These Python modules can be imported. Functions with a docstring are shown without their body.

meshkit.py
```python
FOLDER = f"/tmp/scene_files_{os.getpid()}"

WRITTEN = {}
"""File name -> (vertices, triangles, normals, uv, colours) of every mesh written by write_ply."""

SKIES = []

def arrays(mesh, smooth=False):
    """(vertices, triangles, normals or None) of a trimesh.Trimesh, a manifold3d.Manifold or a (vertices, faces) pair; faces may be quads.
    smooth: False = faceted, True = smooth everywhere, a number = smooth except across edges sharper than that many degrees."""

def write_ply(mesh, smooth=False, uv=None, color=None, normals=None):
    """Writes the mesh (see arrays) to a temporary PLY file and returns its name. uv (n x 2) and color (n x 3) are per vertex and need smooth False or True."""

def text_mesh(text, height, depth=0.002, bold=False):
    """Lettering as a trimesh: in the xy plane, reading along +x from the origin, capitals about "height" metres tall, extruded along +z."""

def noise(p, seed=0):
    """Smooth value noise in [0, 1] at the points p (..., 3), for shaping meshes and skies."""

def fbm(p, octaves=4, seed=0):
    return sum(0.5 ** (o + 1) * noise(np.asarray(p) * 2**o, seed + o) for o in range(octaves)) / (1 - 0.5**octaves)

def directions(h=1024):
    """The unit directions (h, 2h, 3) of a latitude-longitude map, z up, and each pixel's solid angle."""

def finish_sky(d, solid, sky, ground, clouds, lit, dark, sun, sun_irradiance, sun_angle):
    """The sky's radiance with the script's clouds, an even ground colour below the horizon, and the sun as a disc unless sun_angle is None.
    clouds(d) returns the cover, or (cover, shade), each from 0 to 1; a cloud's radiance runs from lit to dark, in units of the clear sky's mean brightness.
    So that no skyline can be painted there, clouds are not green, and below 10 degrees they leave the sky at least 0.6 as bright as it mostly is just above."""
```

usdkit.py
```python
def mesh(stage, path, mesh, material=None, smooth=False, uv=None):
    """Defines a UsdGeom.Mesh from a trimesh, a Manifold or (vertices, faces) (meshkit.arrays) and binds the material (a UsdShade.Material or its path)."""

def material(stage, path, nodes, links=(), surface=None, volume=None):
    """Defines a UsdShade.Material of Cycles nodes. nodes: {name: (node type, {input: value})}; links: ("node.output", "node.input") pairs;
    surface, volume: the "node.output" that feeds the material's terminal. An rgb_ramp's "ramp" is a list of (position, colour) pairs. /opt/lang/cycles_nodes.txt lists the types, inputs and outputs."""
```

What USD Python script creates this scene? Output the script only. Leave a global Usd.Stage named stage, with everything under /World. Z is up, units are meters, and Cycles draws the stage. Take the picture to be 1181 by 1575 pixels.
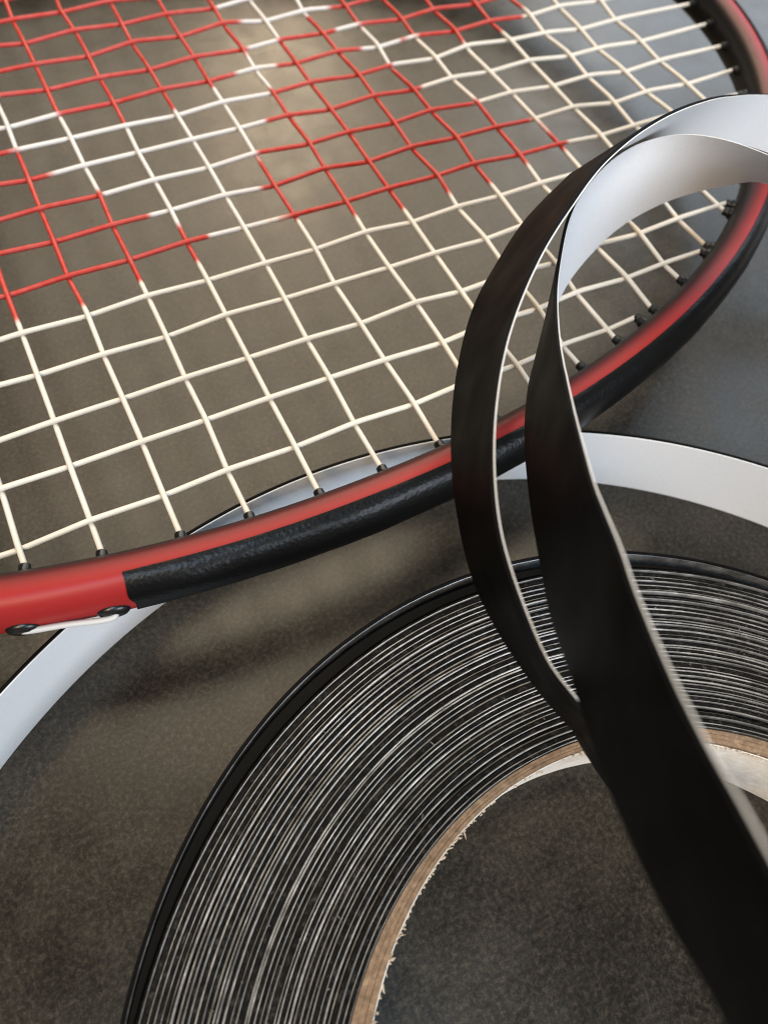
import math, random
import numpy as np
import trimesh
from scipy.interpolate import CubicSpline
from shapely.geometry import Point, Polygon
import shapely
from shapely import contains_xy
import usdkit
from meshkit import fbm, noise
from pxr import Usd, UsdGeom, UsdLux, UsdShade, Gf, Sdf, Vt

random.seed(4); rng = np.random.default_rng(4)
stage = Usd.Stage.CreateInMemory()
UsdGeom.SetStageUpAxis(stage, 'Z'); UsdGeom.SetStageMetersPerUnit(stage, 1.0)
world = UsdGeom.Xform.Define(stage, '/World'); stage.SetDefaultPrim(world.GetPrim())
UsdGeom.Scope.Define(stage, '/World/Looks')

# Everything is laid out in "string spacings" U (8 mm) with z = 0 in the plane of the strings; the table top lies TABLE below it.
U, TABLE = 0.008, -2.1
def W3(p):
    p = np.asarray(p, float)
    return (p - np.array([0, 0, TABLE])) * U

# ---------------------------------------------------------------- camera
CAM = np.array([1.6942, -5.8475, 9.3603])
RIGHT = np.array([0.88851, -0.45180, 0.08020]); DOWN = np.array([-0.36209, -0.79768, -0.48228]); FWD = np.array([0.28187, 0.39947, -0.87234])
cam = UsdGeom.Camera.Define(stage, '/World/camera')
cp = W3(CAM)
m = Gf.Matrix4d(*RIGHT, 0, *(-DOWN), 0, *(-FWD), 0, *cp, 1)
cam.AddTransformOp().Set(m)
FOCAL = 26.0
cam.CreateFocalLengthAttr(FOCAL); cam.CreateHorizontalApertureAttr(FOCAL * 1181 / 1150.0); cam.CreateVerticalApertureAttr(FOCAL * 1575 / 1150.0)
cam.CreateClippingRangeAttr(Gf.Vec2f(0.004, 50))
cam.CreateFocusDistanceAttr(10.3 * U); cam.CreateFStopAttr(FOCAL / 0.95)
cam.CreateExposureAttr(0.0)

# ---------------------------------------------------------------- lamps (an indoor close-up: a lit room, a window on the far right)
def rect_light(name, az, el, dist, w, h, colour, power, target=(0.05, 0.0, 0.0)):
    """A lamp facing the target, in the direction az (degrees from +x) and el above the table."""
    a, e = math.radians(az), math.radians(el)
    d = np.array([math.cos(a) * math.cos(e), math.sin(a) * math.cos(e), math.sin(e)])
    z = d; x = np.cross([0, 0, 1], z); x /= np.linalg.norm(x); y = np.cross(z, x)
    L = UsdLux.RectLight.Define(stage, '/World/' + name)
    pos = np.array(target) + d * dist
    L.AddTransformOp().Set(Gf.Matrix4d(*x, 0, *y, 0, *z, 0, *pos, 1))
    L.CreateWidthAttr(w); L.CreateHeightAttr(h); L.CreateColorAttr(Gf.Vec3f(*colour)); L.CreateIntensityAttr(power)
    return L
LIGHTS = [
    ('ceiling_lamp', 68, 54, 1.5, 1.2, 1.45, (1.0, 0.86, 0.67), 4.4),
    ('far_lamp', 69, 29, 1.6, 0.2, 0.5, (1.0, 0.78, 0.54), 10.0),
    ('window_light', 39, 24, 1.6, 0.60, 0.50, (0.76, 0.87, 1.0), 3.8),
    ('side_window_light', 16, 30, 1.6, 0.35, 1.2, (0.66, 0.82, 1.0), 3.5),
    ('room_light', -72, 25, 1.6, 0.8, 0.5, (0.80, 0.89, 1.0), 15.5),
    ('upper_room_light', -116, 64, 1.5, 0.40, 0.40, (0.58, 0.78, 1.0), 20.0),
    ('warm_lamp', -138, 46, 1.5, 0.3, 0.3, (1.0, 0.72, 0.42), 38.0),
]
for L in LIGHTS: rect_light(*L)

# ---------------------------------------------------------------- helpers
def look(name, nodes, links=(), surface='p.BSDF'):
    return usdkit.material(stage, '/World/Looks/' + name, nodes, links, surface=surface)
used = {}
def numbered(path):
    k = used.get(path, 0); used[path] = k + 1
    return path if k == 0 else '%s_%03d' % (path, k)
def data(prim, label=None, cat=None, group=None, kind=None):
    for k, v in (('label', label), ('category', cat), ('group', group), ('kind', kind)):
        if v: prim.SetCustomDataByKey(k, v)
    return prim
def thing(name, label, cat):
    x = UsdGeom.Xform.Define(stage, numbered('/World/' + name))
    return data(x.GetPrim(), label, cat)
def obj(name, mesh, mat, parent=None, label=None, smooth=35, kind=None, paint=None):
    path = numbered((str(parent.GetPath()) if parent else '/World') + '/' + name)
    v, f = (np.asarray(mesh.vertices), np.asarray(mesh.faces)) if hasattr(mesh, 'vertices') else mesh
    g = usdkit.mesh(stage, path, (W3(v), f), mat, smooth=smooth)
    if paint is not None:
        UsdGeom.PrimvarsAPI(g).CreatePrimvar('paint', Sdf.ValueTypeNames.Color3fArray, 'vertex').Set(Vt.Vec3fArray.FromNumpy(np.asarray(paint, np.float32)))
    return data(g.GetPrim(), label, kind=kind)
def join(ms):
    vs, fs, n = [], [], 0
    for v, f in ms:
        vs.append(v); fs.append(np.asarray(f) + n); n += len(v)
    return np.vstack(vs), np.vstack(fs)
def grid_faces(n, k, closed_u, closed_v):
    i = np.arange(n if closed_u else n - 1)[:, None]; j = np.arange(k if closed_v else k - 1)[None]
    a = i * k + j; b = ((i + 1) % n) * k + j; c = ((i + 1) % n) * k + (j + 1) % k; d = i * k + (j + 1) % k
    a, b, c, d = (np.broadcast_to(x, (len(i), j.shape[1])).ravel() for x in (a, b, c, d))
    return np.vstack([np.stack([a, b, c], 1), np.stack([a, c, d], 1)])
def sweep(rings, closed=False, caps=True):
    """rings: (n, k, 3), each ring a closed section; returns one closed skin."""
    n, k = rings.shape[:2]
    v = rings.reshape(-1, 3); f = grid_faces(n, k, closed, True)
    if not closed and caps:
        c0, c1 = len(v), len(v) + 1
        v = np.vstack([v, rings[0].mean(0), rings[-1].mean(0)])
        j = np.arange(k); j2 = (j + 1) % k
        f = np.vstack([f, np.stack([np.full(k, c0), j, j2], 1), np.stack([np.full(k, c1), (n - 1) * k + j2, (n - 1) * k + j], 1)])
    t = trimesh.Trimesh(v, f, process=False)
    if t.volume < 0: f = f[:, ::-1]
    return v, f
def tube(P, r, k=8, caps=True):
    P = np.asarray(P, float); t = np.gradient(P, axis=0); t /= np.linalg.norm(t, axis=1)[:, None]
    up = np.array([0, 0, 1.0]); 
    if abs(t[:, 2]).max() > 0.9: up = np.array([0.3, 0.95, 0.1])
    a = np.cross(t, up); a /= np.linalg.norm(a, axis=1)[:, None]; b = np.cross(a, t)
    q = np.arange(k) * 2 * math.pi / k
    r = np.broadcast_to(r, len(P))[:, None, None]
    return sweep(P[:, None] + r * (np.cos(q)[None, :, None] * a[:, None] + np.sin(q)[None, :, None] * b[:, None]), False, caps)
# ---------------------------------------------------------------- measured shapes
MAIN_Y=[0.0, 0.95, 1.819, 2.773, 3.682, 4.601, 5.498, 6.367, 7.243, 8.104, 8.908, 9.738, 10.617, 11.439, 12.272]
CROSS_X=[0.0, 0.966, 1.986, 2.982, 4.019, 5.035, 6.011, 7.054, 7.952, 8.962, 9.87, 10.867, 11.807, 12.834, 13.83, 14.771, 15.863]
KINK={(0,0):(0.002,-0.037),(1,0):(-0.011,-0.030),(1,1):(-0.005,0.052),(1,2):(-0.003,-0.037),(1,3):(0.007,0.026),(1,4):(0.001,-0.057),(1,5):(-0.004,-0.025),(2,0):(0.008,-0.010),(2,1):(0.024,-0.013),(2,2):(0.011,0.048),(2,3):(-0.001,-0.041),(2,4):(0.019,-0.010),(2,5):(-0.049,-0.039),(2,6):(-0.033,0.030),(2,7):(-0.031,-0.047),(2,8):(-0.008,-0.020),(2,9):(-0.005,-0.116),(2,10):(0.024,-0.110),(3,0):(-0.032,-0.020),(3,1):(0.002,0.051),(3,2):(-0.001,-0.009),(3,3):(0.010,-0.001),(3,4):(0.028,-0.024),(3,5):(0.008,0.053),(3,6):(0.002,-0.018),(3,7):(0.030,0.029),(3,8):(0.007,-0.087),(3,9):(-0.007,0.026),(3,10):(-0.025,-0.140),(3,11):(-0.031,-0.016),(3,12):(-0.014,-0.140),(3,13):(-0.037,-0.045),(3,14):(-0.052,-0.097),(4,0):(-0.018,-0.001),(4,1):(0.005,-0.011),(4,2):(-0.013,0.055),(4,3):(0.017,0.018),(4,4):(0.000,0.020),(4,5):(0.006,0.026),(4,6):(0.009,0.083),(4,7):(0.020,-0.023),(4,8):(-0.032,0.066),(4,9):(0.021,-0.096),(4,10):(0.005,-0.009),(4,11):(0.001,-0.092),(4,12):(0.003,-0.075),(4,13):(0.017,-0.012),(4,14):(-0.091,0.042),(5,0):(-0.020,-0.008),(5,1):(-0.017,0.049),(5,2):(0.007,-0.027),(5,3):(0.011,0.060),(5,4):(0.064,-0.062),(5,5):(0.029,0.095),(5,6):(0.056,0.016),(5,7):(0.029,0.067),(5,8):(0.053,-0.050),(5,9):(-0.003,-0.001),(5,10):(0.020,-0.024),(5,11):(-0.023,-0.025),(5,12):(-0.052,0.039),(5,13):(-0.047,0.037),(6,0):(0.004,-0.015),(6,1):(0.008,-0.044),(6,2):(-0.050,0.007),(6,3):(-0.035,-0.033),(6,4):(-0.004,0.020),(6,5):(0.039,-0.047),(6,6):(-0.025,0.024),(6,7):(0.024,0.061),(6,8):(-0.003,0.097),(6,9):(0.038,-0.006),(6,10):(-0.028,0.059),(6,11):(0.038,-0.014),(6,12):(-0.034,0.031),(6,13):(0.022,-0.026),(7,1):(-0.012,-0.035),(7,2):(0.045,0.019),(7,3):(-0.064,0.044),(7,4):(-0.011,0.016),(7,5):(-0.009,0.050),(7,6):(0.065,0.063),(7,7):(0.060,0.048),(7,8):(0.060,0.032),(7,9):(0.021,0.062),(7,10):(0.012,0.043),(7,11):(0.007,0.033),(7,12):(-0.009,0.129),(8,0):(-0.011,0.026),(8,1):(-0.014,-0.020),(8,2):(-0.063,-0.004),(8,3):(0.020,-0.033),(8,4):(-0.024,0.001),(8,5):(0.047,-0.005),(8,6):(-0.010,0.018),(8,7):(0.073,0.010),(8,8):(-0.013,0.012),(8,9):(0.019,0.023),(8,10):(-0.031,0.049),(8,11):(0.018,-0.010),(8,12):(-0.037,0.008),(9,0):(-0.036,0.046),(9,1):(0.002,-0.004),(9,2):(0.037,-0.033),(9,3):(0.020,0.011),(9,4):(0.005,-0.021),(9,5):(0.056,0.082),(9,6):(0.010,0.040),(9,7):(-0.000,0.059),(9,8):(0.081,0.034),(9,9):(0.046,0.033),(9,10):(0.041,0.054),(9,11):(-0.053,0.054),(9,12):(-0.079,-0.002),(10,0):(-0.045,0.075),(10,1):(-0.030,0.010),(10,2):(-0.016,-0.048),(10,4):(-0.032,0.037),(10,5):(0.051,0.052),(10,6):(0.089,0.081),(10,7):(0.065,0.080),(10,8):(-0.014,0.031),(10,9):(-0.070,0.004),(11,4):(-0.015,-0.021),(11,5):(-0.003,0.042),(11,6):(0.099,-0.029),(11,7):(0.064,0.069),(11,8):(0.032,0.033),(11,9):(-0.009,0.022),(12,4):(-0.033,0.052),(12,5):(0.107,-0.066),(12,6):(-0.020,0.023),(12,7):(0.074,0.014),(12,8):(-0.095,0.051),(12,9):(-0.048,0.140),(13,5):(-0.022,-0.060),(13,6):(0.051,-0.011),(13,7):(-0.053,-0.010),(13,8):(0.066,0.012),(13,9):(-0.016,0.115),(14,5):(-0.080,-0.125),(14,6):(-0.085,-0.140),(14,7):(-0.015,-0.056),(14,8):(-0.011,-0.058),(14,9):(-0.034,-0.060),(15,6):(-0.024,-0.140),(15,7):(-0.140,-0.140),(15,8):(-0.127,-0.140),(15,9):(-0.140,-0.100),(16,6):(-0.140,-0.140),(16,7):(-0.083,-0.140),(16,8):(-0.132,-0.140),(16,9):(-0.081,-0.140)}
PAINT=[[[1.65, 10.52], [2.06, 9.65], [2.78, 9.02], [2.95, 8.75], [4.03, 8.14], [5.03, 8.14], [5.99, 8.6], [6.64, 8.96], [7.0, 9.37], [7.34, 10.01], [7.41, 10.64], [7.15, 11.45], [8.02, 13.75], [-0.49, 16.32], [-0.94, 12.8]],[[1.02, 9.24], [1.7, 8.14], [1.98, 8.05], [2.36, 7.25], [3.02, 6.39], [3.64, 5.54], [4.02, 5.09], [4.42, 4.63], [4.02, 4.06], [3.01, 4.02], [1.98, 3.84], [0.96, 3.93], [-0.1, 3.86]],[[7.91, 9.77], [8.85, 10.43], [9.21, 10.45], [9.27, 9.76], [9.49, 8.97], [9.82, 8.08], [9.94, 7.89], [10.12, 7.19], [10.93, 6.42], [11.75, 5.5], [12.01, 4.51], [11.87, 4.34], [10.85, 4.25], [9.94, 4.02], [9.01, 4.06], [7.95, 3.97], [7.1, 4.11], [6.02, 4.49], [5.46, 4.69], [5.79, 5.65], [6.06, 6.43], [6.63, 7.41], [7.09, 8.19], [7.46, 8.85]],[[9.46, 10.54], [9.81, 9.71], [9.97, 9.55], [10.48, 8.9], [10.76, 8.96], [11.69, 8.38], [12.82, 8.43], [13.67, 8.88], [15.1, 10.97], [10.33, 12.43]]]
WHITE_INK=[[1.4, 11.07], [7.98, 13.77], [10.82, 12.91], [10.49, 9.48], [10.81, 8.84], [9.86, 7.89], [9.54, 8.88], [7.86, 9.58], [7.15, 8.95], [7.12, 8.18], [6.08, 6.42], [5.44, 4.57], [4.39, 4.54], [4.0, 5.05], [1.94, 7.89], [0.98, 9.05]]
T_A=[[4.33, -5.411, 3.296], [4.305, -5.042, 3.247], [4.344, -4.673, 3.221], [4.42, -4.307, 3.207], [4.515, -3.945, 3.198], [4.64, -3.593, 3.196], [4.797, -3.253, 3.2], [4.977, -2.923, 3.206], [5.176, -2.605, 3.215], [5.392, -2.299, 3.224], [5.623, -2.002, 3.233], [5.868, -1.719, 3.24], [6.13, -1.45, 3.244], [6.404, -1.194, 3.245], [6.686, -0.946, 3.243], [6.977, -0.709, 3.237], [7.278, -0.484, 3.226], [7.586, -0.269, 3.212], [7.898, -0.058, 3.197], [8.21, 0.151, 3.183], [8.528, 0.352, 3.165], [8.855, 0.537, 3.141], [9.189, 0.708, 3.108], [9.527, 0.868, 3.07], [9.87, 1.017, 3.025], [10.217, 1.155, 2.974], [10.566, 1.283, 2.918], [10.917, 1.403, 2.855], [11.271, 1.512, 2.786], [11.626, 1.614, 2.712], [11.982, 1.706, 2.632], [12.339, 1.786, 2.545], [12.696, 1.856, 2.45], [13.054, 1.917, 2.35], [13.412, 1.971, 2.246], [13.769, 2.021, 2.139]]
R_A=[[0.306, -0.11, -0.946], [0.268, -0.098, -0.959], [0.214, -0.083, -0.973], [0.154, -0.064, -0.986], [0.1, -0.042, -0.994], [0.05, -0.017, -0.999], [0.009, 0.011, -1.0], [-0.027, 0.039, -0.999], [-0.063, 0.07, -0.996], [-0.098, 0.102, -0.99], [-0.13, 0.134, -0.982], [-0.161, 0.168, -0.973], [-0.192, 0.203, -0.96], [-0.221, 0.24, -0.945], [-0.249, 0.275, -0.929], [-0.271, 0.308, -0.912], [-0.286, 0.337, -0.897], [-0.292, 0.356, -0.888], [-0.296, 0.371, -0.88], [-0.299, 0.387, -0.872], [-0.303, 0.402, -0.864], [-0.305, 0.417, -0.856], [-0.306, 0.43, -0.849], [-0.309, 0.446, -0.84], [-0.313, 0.464, -0.829], [-0.316, 0.482, -0.817], [-0.318, 0.5, -0.805], [-0.321, 0.517, -0.794], [-0.319, 0.519, -0.793], [-0.318, 0.52, -0.793], [-0.316, 0.52, -0.794], [-0.316, 0.52, -0.794], [-0.315, 0.52, -0.794], [-0.314, 0.52, -0.795], [-0.314, 0.52, -0.795], [-0.314, 0.52, -0.795]]
T_B=[[3.742, -6.537, 5.624], [3.891, -6.245, 5.412], [4.04, -5.953, 5.2], [4.202, -5.664, 4.995], [4.375, -5.377, 4.794], [4.553, -5.091, 4.597], [4.743, -4.808, 4.407], [4.929, -4.52, 4.221], [5.106, -4.224, 4.039], [5.286, -3.926, 3.862], [5.475, -3.629, 3.693], [5.669, -3.333, 3.529], [5.865, -3.035, 3.373], [6.065, -2.735, 3.224], [6.266, -2.432, 3.083], [6.466, -2.125, 2.949], [6.669, -1.817, 2.824], [6.88, -1.511, 2.708], [7.098, -1.206, 2.601], [7.323, -0.905, 2.503], [7.557, -0.607, 2.415], [7.803, -0.316, 2.338], [8.055, -0.028, 2.272], [8.311, 0.259, 2.218], [8.575, 0.541, 2.177], [8.857, 0.806, 2.152], [9.163, 1.044, 2.142], [9.491, 1.25, 2.152], [9.839, 1.416, 2.191], [10.203, 1.513, 2.267], [10.564, 1.499, 2.377], [10.888, 1.358, 2.5], [11.153, 1.115, 2.609], [11.365, 0.813, 2.688], [11.549, 0.485, 2.737], [11.724, 0.145, 2.765]]
R_B=[[-0.083, -0.558, -0.825], [-0.114, -0.537, -0.836], [-0.144, -0.515, -0.845], [-0.165, -0.494, -0.854], [-0.183, -0.472, -0.862], [-0.197, -0.451, -0.871], [-0.211, -0.428, -0.879], [-0.223, -0.405, -0.887], [-0.233, -0.383, -0.894], [-0.237, -0.362, -0.901], [-0.232, -0.345, -0.909], [-0.227, -0.328, -0.917], [-0.222, -0.309, -0.925], [-0.216, -0.29, -0.932], [-0.207, -0.272, -0.94], [-0.193, -0.255, -0.947], [-0.176, -0.24, -0.955], [-0.157, -0.225, -0.962], [-0.136, -0.21, -0.968], [-0.11, -0.198, -0.974], [-0.079, -0.189, -0.979], [-0.04, -0.186, -0.982], [-0.002, -0.181, -0.983], [0.037, -0.175, -0.984], [0.075, -0.167, -0.983], [0.112, -0.158, -0.981], [0.154, -0.153, -0.976], [0.197, -0.15, -0.969], [0.239, -0.14, -0.961], [0.278, -0.119, -0.953], [0.319, -0.079, -0.944], [0.37, -0.009, -0.929], [0.437, 0.079, -0.896], [0.514, 0.169, -0.841], [0.59, 0.251, -0.767], [0.652, 0.3, -0.697]]
# the strips run on beyond the edges of the picture
# the far strip's lower end slips under the near one
def ease(T, n, depth):
    T = np.array(T)
    for k in range(n):
        d = T[k] - CAM; T[k] += d / np.linalg.norm(d) * depth * (1 - k / n) ** 2
    return T.tolist()
T_A = ease(T_A, 10, 0.7)
# the far strip leans over towards its outer end
def lean(R, start, to):
    R = np.array(R); to = np.array(to) / np.linalg.norm(to)
    for k in range(start, len(R)):
        w = ((k - start + 1) / (len(R) - start)) ** 0.8; r = R[k] * (1 - w) + to * w; R[k] = r / np.linalg.norm(r)
    return R.tolist()
R_A = lean(R_A, 26, (-0.25, 0.0, -0.97))
def run_on(T, R, n, curve, axis, step, back=False, sink=0.0):
    T, R = np.array(T), np.array(R)
    if back: T, R = T[::-1], R[::-1]
    d = T[-1] - T[-3]; d /= np.linalg.norm(d); r = R[-1].copy(); p_ = T[-1].copy(); out = []
    ax = np.array(axis, float); ax /= np.linalg.norm(ax); a = math.radians(curve)
    rot = lambda v: v * math.cos(a) + np.cross(ax, v) * math.sin(a) + ax * (ax @ v) * (1 - math.cos(a))
    for k in range(n):
        d = rot(d); r = rot(r); dd = d + np.array([0, 0, sink]); dd /= np.linalg.norm(dd); p_ = p_ + dd * step; out.append((p_.copy(), r - (r @ dd) * dd))
    return out[::-1] if back else out
AFTER_A = run_on(T_A, R_A, 14, -7, (0, 0, 1), 0.6)
AFTER_B = run_on(T_B, R_B, 8, -8, (0, 0, 1), 0.5)
BEFORE_B = run_on(T_B, R_B, 6, 4, (1, 0, 0), 0.45, back=True)
BEFORE_A = run_on(T_A, R_A, 10, 5, (0, 0, 1), 0.45, back=True, sink=-0.35)
# ---------------------------------------------------------------- materials
P = 'principled_bsdf'
TC = ('texture_coordinate', {})
m_table = look('dark_board', {
    'g': ('geometry', {}),
    'n1': ('noise_texture', {'scale': 1700.0, 'detail': 7.0, 'roughness': 0.85}),
    'n2': ('noise_texture', {'scale': 110.0, 'detail': 6.0, 'roughness': 0.7}),
    'r1': ('rgb_ramp', {'ramp': [(0.36, (0.004, 0.0034, 0.0025)), (0.5, (0.020, 0.0170, 0.0126)), (0.64, (0.066, 0.056, 0.042))]}),
    'r2': ('rgb_ramp', {'ramp': [(0.32, (0.72, 0.72, 0.74)), (0.68, (1.30, 1.26, 1.18))]}),
    'mx': ('mix_color', {'blend_type': 'multiply', 'fac': 1.0, 'use_clamp': False}),
    'b': ('bump', {'strength': 0.07, 'distance': 0.0001}),
    'rr': ('map_range', {'from_min': 0.3, 'from_max': 0.7, 'to_min': 0.22, 'to_max': 0.34}),
    'p': (P, {'specular_ior_level': 0.5, 'specular_tint': (1.0, 0.97, 0.91)})},
    [('g.position', 'n1.vector'), ('g.position', 'n2.vector'), ('n1.fac', 'r1.fac'), ('n2.fac', 'r2.fac'), ('r1.color', 'mx.a'), ('r2.color', 'mx.b'),
     ('mx.result', 'p.base_color'), ('n1.fac', 'b.height'), ('b.normal', 'p.normal'), ('n2.fac', 'rr.value'), ('rr.result', 'p.roughness')])
m_string = look('strings', {
    'a': ('attribute', {'attribute': 'paint'}), 'p': (P, {'roughness': 0.40, 'specular_ior_level': 0.32})}, [('a.color', 'p.base_color')])
m_frame = look('frame_paint', {
    'a': ('attribute', {'attribute': 'paint'}), 'g': ('geometry', {}),
    'n': ('noise_texture', {'scale': 2500.0, 'detail': 2.0}), 'b': ('bump', {'strength': 0.06, 'distance': 0.0001}),
    'p': (P, {'roughness': 0.42, 'specular_ior_level': 0.28})},
    [('a.color', 'p.base_color'), ('g.position', 'n.vector'), ('n.fac', 'b.height'), ('b.normal', 'p.normal')])
m_rubber = look('black_plastic', {'p': (P, {'base_color': (0.012, 0.012, 0.012), 'roughness': 0.3})})
m_guard = look('crinkled_black_tape', {
    'g': ('geometry', {}), 'n': ('noise_texture', {'scale': 1600.0, 'detail': 4.0, 'roughness': 0.6}), 'v': ('voronoi_texture', {'scale': 2200.0}),
    'ad': ('math', {'math_type': 'add'}), 'b': ('bump', {'strength': 0.16, 'distance': 0.0002}),
    'p': (P, {'base_color': (0.005, 0.005, 0.005), 'roughness': 0.36, 'specular_ior_level': 0.22})},
    [('g.position', 'n.vector'), ('g.position', 'v.vector'), ('n.fac', 'ad.value1'), ('v.distance', 'ad.value2'), ('ad.value', 'b.height'), ('b.normal', 'p.normal')])
m_tape = look('black_tape', {
    'g': ('geometry', {}), 'n': ('noise_texture', {'scale': 3000.0, 'detail': 3.0}), 'b': ('bump', {'strength': 0.12, 'distance': 0.0001}),
    'd': ('noise_texture', {'scale': 1700.0, 'detail': 3.0, 'roughness': 0.7}), 'n2': ('noise_texture', {'scale': 160.0, 'detail': 4.0}),
    'r': ('rgb_ramp', {'ramp': [(0.0, (0.0026, 0.0024, 0.0022)), (0.70, (0.0036, 0.0033, 0.0030)), (0.80, (0.03, 0.028, 0.026))]}),
    'rr': ('map_range', {'from_min': 0.3, 'from_max': 0.7, 'to_min': 0.42, 'to_max': 0.58}),
    'p': (P, {'specular_ior_level': 0.06})},
    [('g.position', 'n.vector'), ('g.position', 'd.vector'), ('g.position', 'n2.vector'), ('d.fac', 'r.fac'), ('r.color', 'p.base_color'), ('n2.fac', 'rr.value'), ('rr.result', 'p.roughness'),
     ('n.fac', 'b.height'), ('b.normal', 'p.normal')])
m_edge = look('tape_cut_edge', {
    'g': ('geometry', {}), 'n': ('noise_texture', {'scale': 1500.0, 'detail': 4.0, 'roughness': 0.7}),
    'r': ('rgb_ramp', {'ramp': [(0.33, (0.003, 0.003, 0.003)), (0.55, (0.010, 0.0095, 0.009)), (0.70, (0.045, 0.041, 0.038))]}),
    'b': ('bump', {'strength': 0.6, 'distance': 0.0002}), 'p': (P, {'roughness': 0.6, 'specular_ior_level': 0.05})},
    [('g.position', 'n.vector'), ('n.fac', 'r.fac'), ('r.color', 'p.base_color'), ('n.fac', 'b.height'), ('b.normal', 'p.normal')])
m_liner = look('white_liner', {
    'g': ('geometry', {}), 'n': ('noise_texture', {'scale': 3500.0, 'detail': 3.0, 'roughness': 0.6}),
    'r': ('rgb_ramp', {'ramp': [(0.3, (0.75, 0.755, 0.76)), (0.7, (0.81, 0.81, 0.81))]}), 'p': (P, {'roughness': 0.75, 'specular_ior_level': 0.2})},
    [('g.position', 'n.vector'), ('n.fac', 'r.fac'), ('r.color', 'p.base_color')])
m_wound = look('wound_liner', {
    'g': ('geometry', {}), 'o': ('object_info', {}),
    'n': ('noise_texture', {'scale': 520.0, 'detail': 6.0, 'roughness': 0.75}),
    'n3': ('noise_texture', {'scale': 45.0, 'detail': 3.0}), 'ad': ('mix_float', {'fac': 0.45, 'use_clamp': False}),
    'r': ('rgb_ramp', {'ramp': [(0.34, (0.03, 0.027, 0.024)), (0.44, (0.12, 0.112, 0.10)), (0.55, (0.26, 0.25, 0.235)), (0.70, (0.62, 0.615, 0.60))]}),
    'mr': ('map_range', {'from_min': 0.0, 'from_max': 1.0, 'to_min': 0.45, 'to_max': 1.3}), 'hs': ('hsv', {}),
    'p': (P, {'roughness': 0.24, 'specular_ior_level': 0.9})},
    [('g.position', 'n.vector'), ('g.position', 'n3.vector'), ('n.fac', 'ad.a'), ('n3.fac', 'ad.b'), ('ad.result', 'r.fac'), ('o.random', 'mr.value'), ('r.color', 'hs.color'), ('mr.result', 'hs.value'), ('hs.color', 'p.base_color')])
m_card = look('cardboard', {
    'g': ('geometry', {}), 'n': ('noise_texture', {'scale': 1100.0, 'detail': 5.0, 'roughness': 0.7}),
    'r': ('rgb_ramp', {'ramp': [(0.3, (0.12, 0.075, 0.043)), (0.55, (0.22, 0.145, 0.088)), (0.75, (0.36, 0.255, 0.165))]}),
    'b': ('bump', {'strength': 0.6, 'distance': 0.0002}), 'p': (P, {'roughness': 0.8})},
    [('g.position', 'n.vector'), ('n.fac', 'r.fac'), ('r.color', 'p.base_color'), ('n.fac', 'b.height'), ('b.normal', 'p.normal')])
m_paper = look('white_core_paper', {
    'g': ('geometry', {}), 'n': ('noise_texture', {'scale': 900.0, 'detail': 4.0, 'roughness': 0.6}),
    'r': ('rgb_ramp', {'ramp': [(0.3, (0.66, 0.60, 0.52)), (0.7, (0.84, 0.80, 0.73))]}),
    'b': ('bump', {'strength': 0.4, 'distance': 0.0002}), 'p': (P, {'roughness': 0.8})},
    [('g.position', 'n.vector'), ('n.fac', 'r.fac'), ('r.color', 'p.base_color'), ('n.fac', 'b.height'), ('b.normal', 'p.normal')])
m_fibre = look('torn_fibre', {'p': (P, {'base_color': (0.52, 0.43, 0.33), 'roughness': 0.9})})
m_grip = look('grip', {'p': (P, {'base_color': (0.02, 0.02, 0.02), 'roughness': 0.6})})

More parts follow.
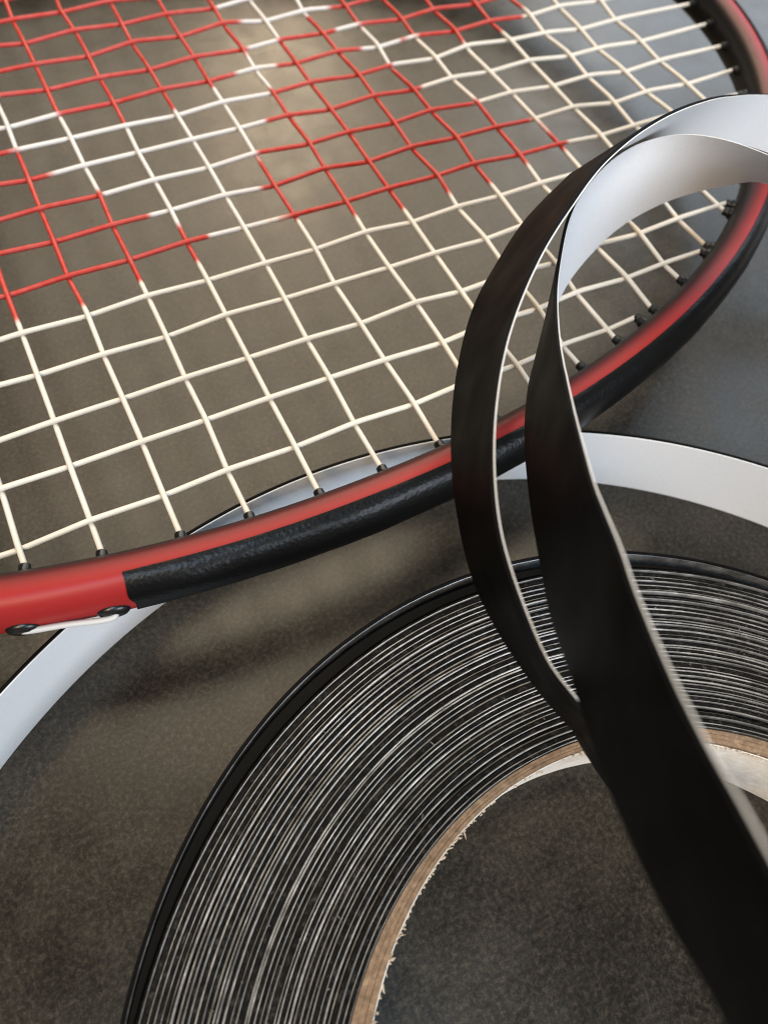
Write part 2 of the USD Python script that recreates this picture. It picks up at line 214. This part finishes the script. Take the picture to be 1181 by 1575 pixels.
# ---------------------------------------------------------------- the table
tb = trimesh.creation.box((150, 120, 3.0)); tb.apply_translation((15, 5, TABLE - 1.5))
t = obj('table', tb, m_table, smooth=False); data(t, 'dark mottled grey brown board that everything lies on', 'table', kind='structure')

# ---------------------------------------------------------------- the racket
racket = thing('racket', 'badminton racket with red and black frame and white strings painted red', 'racket')
CX, CY, RA, RB, EX = 4.687, 9.567, 13.424, 10.462, 2.107
TH = np.linspace(0, 2 * math.pi, 721)[:-1]
def oval(t):
    c, s = np.cos(t), np.sin(t)
    return np.stack([CX + RA * np.sign(c) * abs(c) ** (2 / EX), CY + RB * np.sign(s) * abs(s) ** (2 / EX)], -1)
def oval_normal(t, e=2e-3):
    d = oval(t + e) - oval(t - e); n = np.stack([d[..., 1], -d[..., 0]], -1)
    return n / np.linalg.norm(n, axis=-1, keepdims=True)
FO, FW, FH = 0.475, 0.35, 0.45          # the section: middle, half width, half height
def section(q, grow=0.0, e=2.35):
    c, s = np.cos(q), np.sin(q)
    return FO + (FW + grow) * np.sign(c) * abs(c) ** (2 / e), (FH + grow) * np.sign(s) * abs(s) ** (2 / e)
def hoop(t, o, z):
    """points at offset o (k) and height z (k) round the oval at each t (n)"""
    E, N = oval(t), oval_normal(t)
    o = np.broadcast_to(o, (len(t), np.shape(o)[-1])); z = np.broadcast_to(z, o.shape)
    return np.concatenate([E[:, None] + N[:, None] * o[..., None], z[..., None]], -1)
q = np.linspace(0, 2 * math.pi, 41)[:-1]
so, sz = section(q)
v, f = sweep(hoop(TH, so, sz), closed=True)
RED, DARK = np.array([0.34, 0.021, 0.020]), np.array([0.012, 0.011, 0.011])
fade = np.clip((so - (FO - FW) - 0.07) / 0.38, 0, 1); fade = fade * fade * (3 - 2 * fade)
fade = np.where(sz < -0.2, np.minimum(fade, 0.9), fade)
obj('frame', (v, f), m_frame, racket, smooth=True, paint=np.tile(DARK + (RED - DARK) * fade[:, None], (len(TH), 1)), label='glossy red oval frame fading to black inside')

# strings
paint_polys = [Polygon(p) for p in PAINT]
white_poly = Polygon(WHITE_INK)
def painted(xy):
    """how much ink a point carries: the stencil's edge is soft and patchy"""
    pts = shapely.points(xy); d = np.full(len(xy), -9.0)
    for pl in paint_polys: d = np.maximum(d, np.where(contains_xy(pl, xy[:, 0], xy[:, 1]), 1, -1) * shapely.distance(pts, pl.exterior))
    n = fbm(np.c_[xy * 9, np.zeros(len(xy))], 3, seed=17) - 0.5
    return np.clip(0.5 + (d + 0.10 * n) / 0.10, 0, 1) * (0.94 + 0.12 * n)
main_y = list(MAIN_Y); cross_x = list(CROSS_X)
while main_y[-1] < CY + RB - 1.1: main_y.append(main_y[-1] + 0.84)
cx_left = []
x = -0.98
while x > CX - RA + 1.0: cx_left.append(x); x -= 0.98
cross_idx = list(range(-len(cx_left), len(cross_x))); cross_val = cx_left[::-1] + cross_x
def chord_x(y):
    r = max(0.0, 1 - abs((y - CY) / RB) ** EX) ** (1 / EX) * RA; return CX - r, CX + r
def chord_y(xx):
    r = max(0.0, 1 - abs((xx - CX) / RA) ** EX) ** (1 / EX) * RB; return CY - r, CY + r
CREAM, PRED = np.array([0.78, 0.725, 0.635]), np.array([0.52, 0.016, 0.006])
INK = np.array([0.76, 0.72, 0.68])
def string(nodes, mat_name):
    """nodes: (x, y, z) from frame to frame; a cord that sways softly between its crossings"""
    nodes = np.array(nodes); s = np.r_[0, np.cumsum(np.linalg.norm(np.diff(nodes[:, :2], axis=0), axis=1))]
    t = np.linspace(0, s[-1], max(30, int(s[-1] * 20)))
    # straight runs eased at the crossings
    lin = np.stack([np.interp(t, s, nodes[:, k]) for k in range(3)], 1)
    ker = np.array([0.4, 1, 2, 3, 2, 1, 0.4]); ker /= ker.sum()
    pad = np.vstack([np.repeat(lin[:1], 3, 0), lin, np.repeat(lin[-1:], 3, 0)])
    sm = np.stack([np.convolve(pad[:, k], ker, 'valid') for k in range(3)], 1)
    sm[0], sm[-1] = lin[0], lin[-1]
    v, f = tube(sm, 0.043, 8)
    red = painted(sm[:, :2])
    tone = 1 + 0.10 * (fbm(np.c_[sm[:, :2] * 1.7, np.zeros(len(sm))], 3, seed=3) - 0.5)[:, None]
    base = np.where(contains_xy(white_poly, sm[:, 0], sm[:, 1])[:, None], INK, CREAM)
    col = (base + (PRED - base) * np.clip(red, 0, 1)[:, None]) * tone
    col = np.repeat(col, 8, 0); col = np.vstack([col, col[:1], col[-1:]])
    obj(mat_name, (v, f), m_string, racket, smooth=True, paint=np.clip(col, 0, 1))
ends = []
def jig(a, b): return 0.05 * (noise(np.array([a * 3.1, b * 5.7, 0.5]), 9) - 0.5)
for j, y in enumerate(main_y):
    lo, hi = chord_x(y); nodes = [(lo + 0.02, y, 0)]
    for i, xx in zip(cross_idx, cross_val):
        k = KINK.get((i, j), (0, jig(i, j)))
        if lo + 0.3 < xx < hi - 0.3: nodes.append((xx + 0.0, y + k[1] * 0.8, 0.042 * (1 if (i + j) % 2 else -1)))
    nodes.append((hi - 0.02, nodes[-1][1] + 0.02, 0)); string(nodes, 'main_string'); ends += [nodes[0][:2], nodes[-1][:2]]
for i, xx in zip(cross_idx, cross_val):
    lo, hi = chord_y(xx); nodes = [(xx, lo + 0.02, 0)]
    for j, y in enumerate(main_y):
        k = KINK.get((i, j), (jig(j, i), 0))
        if lo + 0.3 < y < hi - 0.3: nodes.append((xx + k[0] * 0.8, y, -0.042 * (1 if (i + j) % 2 else -1)))
    nodes[0] = (nodes[1][0], lo + 0.02, 0); nodes.append((nodes[-1][0], hi - 0.02, 0)); string(nodes, 'cross_string'); ends += [nodes[0][:2], nodes[-1][:2]]

# grommets: a little black barrel where each string enters the frame
prof = np.array([(0.0, 0.065), (0.012, 0.078), (0.10, 0.085), (0.12, 0.11), (0.2, 0.12), (0.34, 0.12)])
for (x, y) in ends:
    tt = math.atan2(np.sign(y - CY) * abs((y - CY) / RB) ** (EX / 2), np.sign(x - CX) * abs((x - CX) / RA) ** (EX / 2))
    n2 = oval_normal(np.array([tt]))[0]; n3 = np.array([n2[0], n2[1], 0]); a = np.array([-n2[1], n2[0], 0]); b = np.array([0, 0, 1.0])
    qq = np.arange(12) * 2 * math.pi / 12
    base = np.array([x, y, 0]) - n3 * 0.02
    rings = base + prof[:, 0][:, None, None] * n3 + prof[:, 1][:, None, None] * (np.cos(qq)[None, :, None] * a + np.sin(qq)[None, :, None] * b)
    obj('grommet', sweep(rings), m_rubber, racket)

# outside of the frame at the left: two grommet heads with the cord running between them
def theta_at(x):
    g = np.linspace(-math.pi, 0, 4001); return g[np.argmin(abs(oval(g)[:, 0] - x))]
def on_frame(x, o, z):
    t_ = np.array([theta_at(x)]); return np.r_[(oval(t_) + oval_normal(t_) * o)[0], z], np.r_[oval_normal(t_)[0], 0]
heads = []
for x in (-0.05, 1.0):
    c0, n3 = on_frame(x, 0.80, -0.09); a = np.array([-n3[1], n3[0], 0]); b = np.array([0, 0, 1.0])
    qq = np.arange(20) * 2 * math.pi / 20
    pr = [(-0.04, 0.19), (0.03, 0.185), (0.07, 0.155), (0.095, 0.09), (0.10, 0.0005)]
    rings = np.array([c0 + h * n3 + r * (1.15 * np.cos(qq)[:, None] * a + 0.8 * np.sin(qq)[:, None] * b) for h, r in pr])
    obj('grommet_head', sweep(rings), m_rubber, racket); heads.append((c0, n3))
(c0, n0), (c1, n1) = heads
pts = [c0 + n0 * 0.02, c0 + n0 * 0.10 + np.array([0.12, 0, 0.0]), (c0 + c1) / 2 + n0 * 0.09, c1 + n1 * 0.10 - np.array([0.12, 0, 0]), c1 + n1 * 0.02]
cs = CubicSpline(np.linspace(0, 1, 5), np.array(pts)); sp = cs(np.linspace(0, 1, 40))
v, f = tube(sp, 0.044, 10)
obj('string_loop', (v, f), m_string, racket, smooth=True, paint=np.tile([0.60, 0.59, 0.57], (len(v), 1)))

# protective tape wrapped over the outside of the frame
t0, t1 = theta_at(1.27), 1.25
tt = np.linspace(t0, t1, 520)
qo = np.linspace(math.radians(79), math.radians(-78), 28)
o1, z1 = section(qo, 0.022); o0, z0 = section(qo[::-1], 0.004)
oo, zz = np.r_[o1, o0], np.r_[z1, z0]
rings = hoop(tt, oo, zz)
base = hoop(tt, np.full(1, FO), np.zeros(1))
out = rings - base; out /= np.linalg.norm(out, axis=-1, keepdims=True)
bump = 0.05 * (fbm(rings * 1.1, 3, seed=5) - 0.45) + 0.005 * (fbm(rings * 4.5, 3, seed=7) - 0.4)
k = len(o1); rings[:, 1:k - 1] += (out * np.clip(bump, 0, 1)[..., None])[:, 1:k - 1]
# the hand-cut start is uneven
cut = np.r_[np.linspace(-0.05, 0.05, k), np.linspace(0.05, -0.05, len(oo) - k)] + 0.05 * (noise(np.c_[oo * 5, zz * 5, zz * 0], 3) - 0.5)
for a_ in range(3): rings[a_, :, 0] += cut * (1 - a_ / 3)
pucker = 0.035 * np.exp(-((np.arange(len(tt)) - 9) / 5.0) ** 2)[:, None] * (np.sin(np.linspace(0, 9, len(oo))) ** 2)[None]
rings[:, 1:k - 1] += (out * pucker[..., None])[:, 1:k - 1]
obj('frame_tape', sweep(rings), m_guard, racket, smooth=50, label='crinkled black protective tape wrapped over the outer side of the frame')
# shaft and grip, beyond the left edge of the picture
xl = CX - RA
v, f = tube(np.c_[np.linspace(xl - 0.35, xl - 27, 30), np.full(30, CY), np.linspace(0, -0.35, 30)], 0.44, 16); obj('shaft', (v, f), m_frame, racket, smooth=True, paint=np.tile(DARK, (len(v), 1)))
gx = np.linspace(xl - 26.5, xl - 48, 40); gr = np.interp(np.arange(40), [0, 3, 8, 34, 39], [0.6, 1.1, 1.35, 1.45, 1.6])
obj('grip', tube(np.c_[gx, np.full(40, CY), np.full(40, -0.4)], gr, 8), m_grip, racket)

# ---------------------------------------------------------------- the roll of tape
roll = thing('tape_roll', 'roll of black tape with white backing on a cardboard core', 'tape roll')
RC = np.array([4.99, -9.72]); TOP = -0.6
def ring_path(th, r): return np.stack([RC[0] + r * np.cos(th), RC[1] + r * np.sin(th)], -1)
def band(th, r_in, r_out, z0, z1, centre=RC, chamfer=0.006):
    """a band that stands on edge round the centre; radii and heights may vary along th"""
    n = len(th); b = lambda x: np.broadcast_to(x, n)
    ri, ro, z0, z1 = b(r_in), b(r_out), b(z0), b(z1)
    sec = [(ro, z0), (ro, z1 - chamfer), (ro - chamfer, z1), (ri + chamfer, z1), (ri, z1 - chamfer), (ri, z0)]
    return np.stack([np.stack([centre[0] + r * np.cos(th), centre[1] + r * np.sin(th), z], -1) for r, z in sec], 1)
def wob(th, scale, seed): return fbm(np.stack([np.cos(th) * scale, np.sin(th) * scale, np.full(len(th), seed * 3.7)], -1), 3, seed) - 0.5
N = 420
thc = np.linspace(0, 2 * math.pi, N + 1)[:-1]
# core: a cardboard tube lined with white paper, torn and furry along the top
core_o = 4.52 - 0.22 * np.sin(thc); core_i = 4.06 + 0.10 * np.sin(thc)
lipw = 0.03 * wob(thc, 3, 11)
PLY = 3
core = None
for k in range(PLY):
    a, b = core_i + 0.022 + (core_o - core_i - 0.022) * k / PLY, core_i + 0.022 + (core_o - core_i - 0.022) * (k + 1) / PLY - 0.0004
    mesh = sweep(band(thc, a, b, TABLE, TOP - 0.02 + lipw - (0.0, 0.006, 0.0)[k] + 0.024 * wob(thc, 14, 15 + k), chamfer=0.005), closed=True)
    if core is None: core = obj('core', mesh, m_card, roll, label='brown cardboard ring of the core')
    else: obj('cardboard_ply', mesh, m_card, core)
fur = wob(thc, 40, 12) * 0.04 + wob(thc, 9, 13) * 0.08
obj('core_lining', sweep(band(thc, core_i + 0.012 * wob(thc, 20, 14), core_i + 0.020, TABLE, TOP - 0.08 + fur, chamfer=0.01), closed=True), m_paper, core, label='white paper lining with a torn edge')
tu = []
for _ in range(1000):
    a = rng.uniform(0, 2 * math.pi); rr = 4.075 + 0.10 * math.sin(a) + rng.normal(0, 0.012); L = (abs(rng.normal(0, 0.016)) + 0.008) * (1 if rng.random() > 0.03 else 2)
    p0 = np.array([RC[0] + rr * math.cos(a), RC[1] + rr * math.sin(a), TOP - 0.10])
    inward = -np.array([math.cos(a), math.sin(a), 0]); side = np.array([-math.sin(a), math.cos(a), 0])
    d = inward * rng.uniform(0.2, 1) + np.array([0, 0, 1]) * rng.uniform(0.0, 0.9) + side * rng.normal(0, 0.6)
    p1 = p0 + d * L; p2 = p1 + (d + rng.normal(0, 0.6, 3)) * L * 0.5
    w = rng.uniform(0.006, 0.024)
    tu.append(tube(np.array([p0, p1, p2]), np.array([w, w * 0.8, w * 0.2]), 4))
obj('paper_fibre', join(tu), m_fibre, core, kind='stuff', smooth=False)
# turns of tape, black with a white backing, wound loosely enough to part here and there
def rounded(th, r_in, r_out, z0, z1):
    n = len(th); b = lambda x: np.broadcast_to(x, n)
    ri, ro, z0, z1 = b(r_in), b(r_out), b(z0), b(z1); h = (ro - ri) / 2; mid = (ri + ro) / 2
    sec = [(ro, z0)] + [(mid + h * math.cos(a), z1 - h + h * math.sin(a)) for a in np.linspace(0, math.pi, 6)] + [(ri, z0)]
    return np.stack([np.stack([RC[0] + r * np.cos(th), RC[1] + r * np.sin(th), z], -1) for r, z in sec], 1)
R1, NT = 6.64 + 0.06 * np.sin(thc), 36
pit = np.clip(rng.normal(1, 0.20, NT), 0.55, 1.6); cum = np.r_[0, np.cumsum(pit)] / pit.sum()
span = R1 - core_o - 0.01
inner = core_o + 0.01
for k in range(NT):
    outer = core_o + 0.01 + span * cum[k + 1] + 0.020 * wob(thc, 1.6, 20 + k) * (k < NT - 1) + 0.008 * wob(thc, 9, 220 + k)
    lift = rng.normal(0, 0.020)
    wl = np.clip(rng.uniform(0.012, 0.028) + 0.016 * wob(thc, 7, 320 + k), 0.006, 0.04)
    zt = TOP + lift + 0.025 * wob(thc, 5, 60 + k)
    tp = obj('winding', sweep(band(thc, inner + wl, outer - 0.004, TABLE + 0.01, zt - 0.012 + 0.012 * wob(thc, 45, 420 + k), chamfer=0.010), closed=True), m_edge, roll)
    obj('liner', sweep(rounded(thc, inner, inner + wl, TABLE + 0.01, zt - 0.004 + rng.normal(0, 0.008) + 0.016 * wob(thc, 55, 100 + k)), closed=True), m_wound, tp)
    inner = outer
# crumbs and lint on the wound face
li = []
for _ in range(170):
    a = rng.uniform(0, 2 * math.pi); rr = rng.uniform(4.6, 6.5); L = rng.uniform(0.015, 0.07)
    p0 = np.array([RC[0] + rr * math.cos(a), RC[1] + rr * math.sin(a), TOP + 0.012]); d = rng.normal(0, 1, 3) * np.array([1, 1, 0.25]); d /= np.linalg.norm(d)
    li.append(tube(np.array([p0, p0 + d * L * 0.5 + [0, 0, 0.012], p0 + d * L]), rng.uniform(0.003, 0.008), 4))
obj('lint', join(li), m_wound, roll, kind='stuff', smooth=False)
# the outermost turn stands a little off the rest on the far side
gap = np.maximum(0.03, 0.38 * np.sin(thc) - 0.12)
ro = R1 + gap
obj('tape_turn', sweep(band(thc, R1 + 0.01, ro - 0.001 - 0.12 * np.clip(np.sin(thc + 0.55), 0, 1) ** 2, TABLE + 0.01, TOP - 0.05 + 0.03 * wob(thc, 4, 6), chamfer=0.02), closed=True), m_tape, roll, label='thick black turn just inside the outermost one')
ot = obj('tape_turn', sweep(band(thc, ro + 0.018, ro + 0.062, TABLE + 0.01, TOP + 0.02 * wob(thc, 4, 5), chamfer=0.012), closed=True), m_tape, roll, label='loose outermost turn of black tape')
obj('liner', sweep(band(thc, ro + 0.005, ro + 0.017, TABLE + 0.01, TOP - 0.028 + 0.02 * wob(thc, 4, 5) + 0.02 * wob(thc, 40, 7), chamfer=0.006), closed=True), m_wound, ot)
# one wide loose turn standing on the table under the racket
LC = np.array([4.174, -9.854]); LR = 9.632
thl = np.linspace(math.radians(-35), math.radians(215), 500)
rl = LR + 0.0 * thl
lw = 0.02 * wob(thl, 3, 31)
lp = obj('tape_turn', sweep(band(thl, rl + 0.012, rl + 0.060, TABLE + 0.006, TOP + lw, centre=LC, chamfer=0.01)), m_tape, roll, label='wide loose turn of tape standing on edge, white side inwards')
obj('liner', sweep(band(thl, rl - 0.010, rl + 0.010, TABLE + 0.006, TOP - 0.012 + lw, centre=LC, chamfer=0.004)), m_liner, lp)

# the two strips that curl up over the racket
def strip(T, R, before, after, name, label, width=1.5, off=0.0, slip=None):
    T, R = np.array(T), np.array(R)
    if len(before): T = np.vstack([[b[0] for b in before], T]); R = np.vstack([[b[1] for b in before], R])
    if len(after): T = np.vstack([T, [b[0] for b in after]]); R = np.vstack([R, [b[1] for b in after]])
    s = np.r_[0, np.cumsum(np.linalg.norm(np.diff(T, axis=0), axis=1))]
    ct, cr = CubicSpline(s, T), CubicSpline(s, R)
    u = np.linspace(0, s[-1], 420); P_, r_, d_ = ct(u), cr(u), ct(u, 1)
    d_ /= np.linalg.norm(d_, axis=1)[:, None]; r_ -= (r_ * d_).sum(1)[:, None] * d_ * 0; r_ /= np.linalg.norm(r_, axis=1)[:, None]
    n_ = np.cross(d_, r_); n_ /= np.linalg.norm(n_, axis=1)[:, None]
    mid = len(before) + 4
    im = np.argmin(abs(u - s[mid]))
    if n_[im] @ (CAM - P_[im]) < 0: n_ = -n_
    P_ = P_ + n_ * off
    rag = (0.018 * (fbm(np.c_[u * 2.2, u * 0, u * 0], 4, seed=8) - 0.5))[:, None]
    trim = np.zeros(len(u)) if slip is None else 0.10 * np.clip((u / s[-1] - slip[0]) / (slip[1] - slip[0]), 0, 1)
    def layer(h0, h1, e0, e1):
        # section across the strip, from the upper edge (0) to the lower edge (width), between heights h0 and h1 along the outer normal
        w = np.linspace(e0, width - e1, 9); c = 0.006
        cut = (trim if h1 > 0.03 else trim * 0)[:, None] * r_
        top = [P_ + r_ * x + n_ * h1 for x in np.r_[e0 + c, w[1:-1], width - e1 - c]]
        top[0] = top[0] + cut
        bot = [P_ + r_ * x + n_ * h0 for x in np.r_[width - e1, w[1:-1][::-1], e0]]
        bot[-1] = bot[-1] + cut
        rg = np.stack(top + [P_ + r_ * (width - e1) + n_ * (h1 - c)] + bot + [P_ + r_ * e0 + n_ * (h1 - c) + cut], 1)
        return rg + (r_ * rag)[:, None]
    a = obj(name, sweep(layer(0.012, 0.055, 0.0, 0.0)), m_tape, roll, label=label, smooth=40)
    obj('liner', sweep(layer(-0.004, 0.010, -0.006, 0.0)), m_liner, a, smooth=40)
strip(T_B, R_B, BEFORE_B, AFTER_B, 'loose_strip', 'twisting black strip in front, rising from the lower right over the racket', slip=(0.60, 0.70))
strip(T_A, R_A, BEFORE_A, AFTER_A, 'loose_strip', 'black strip behind, arching over the racket with its white side inwards')
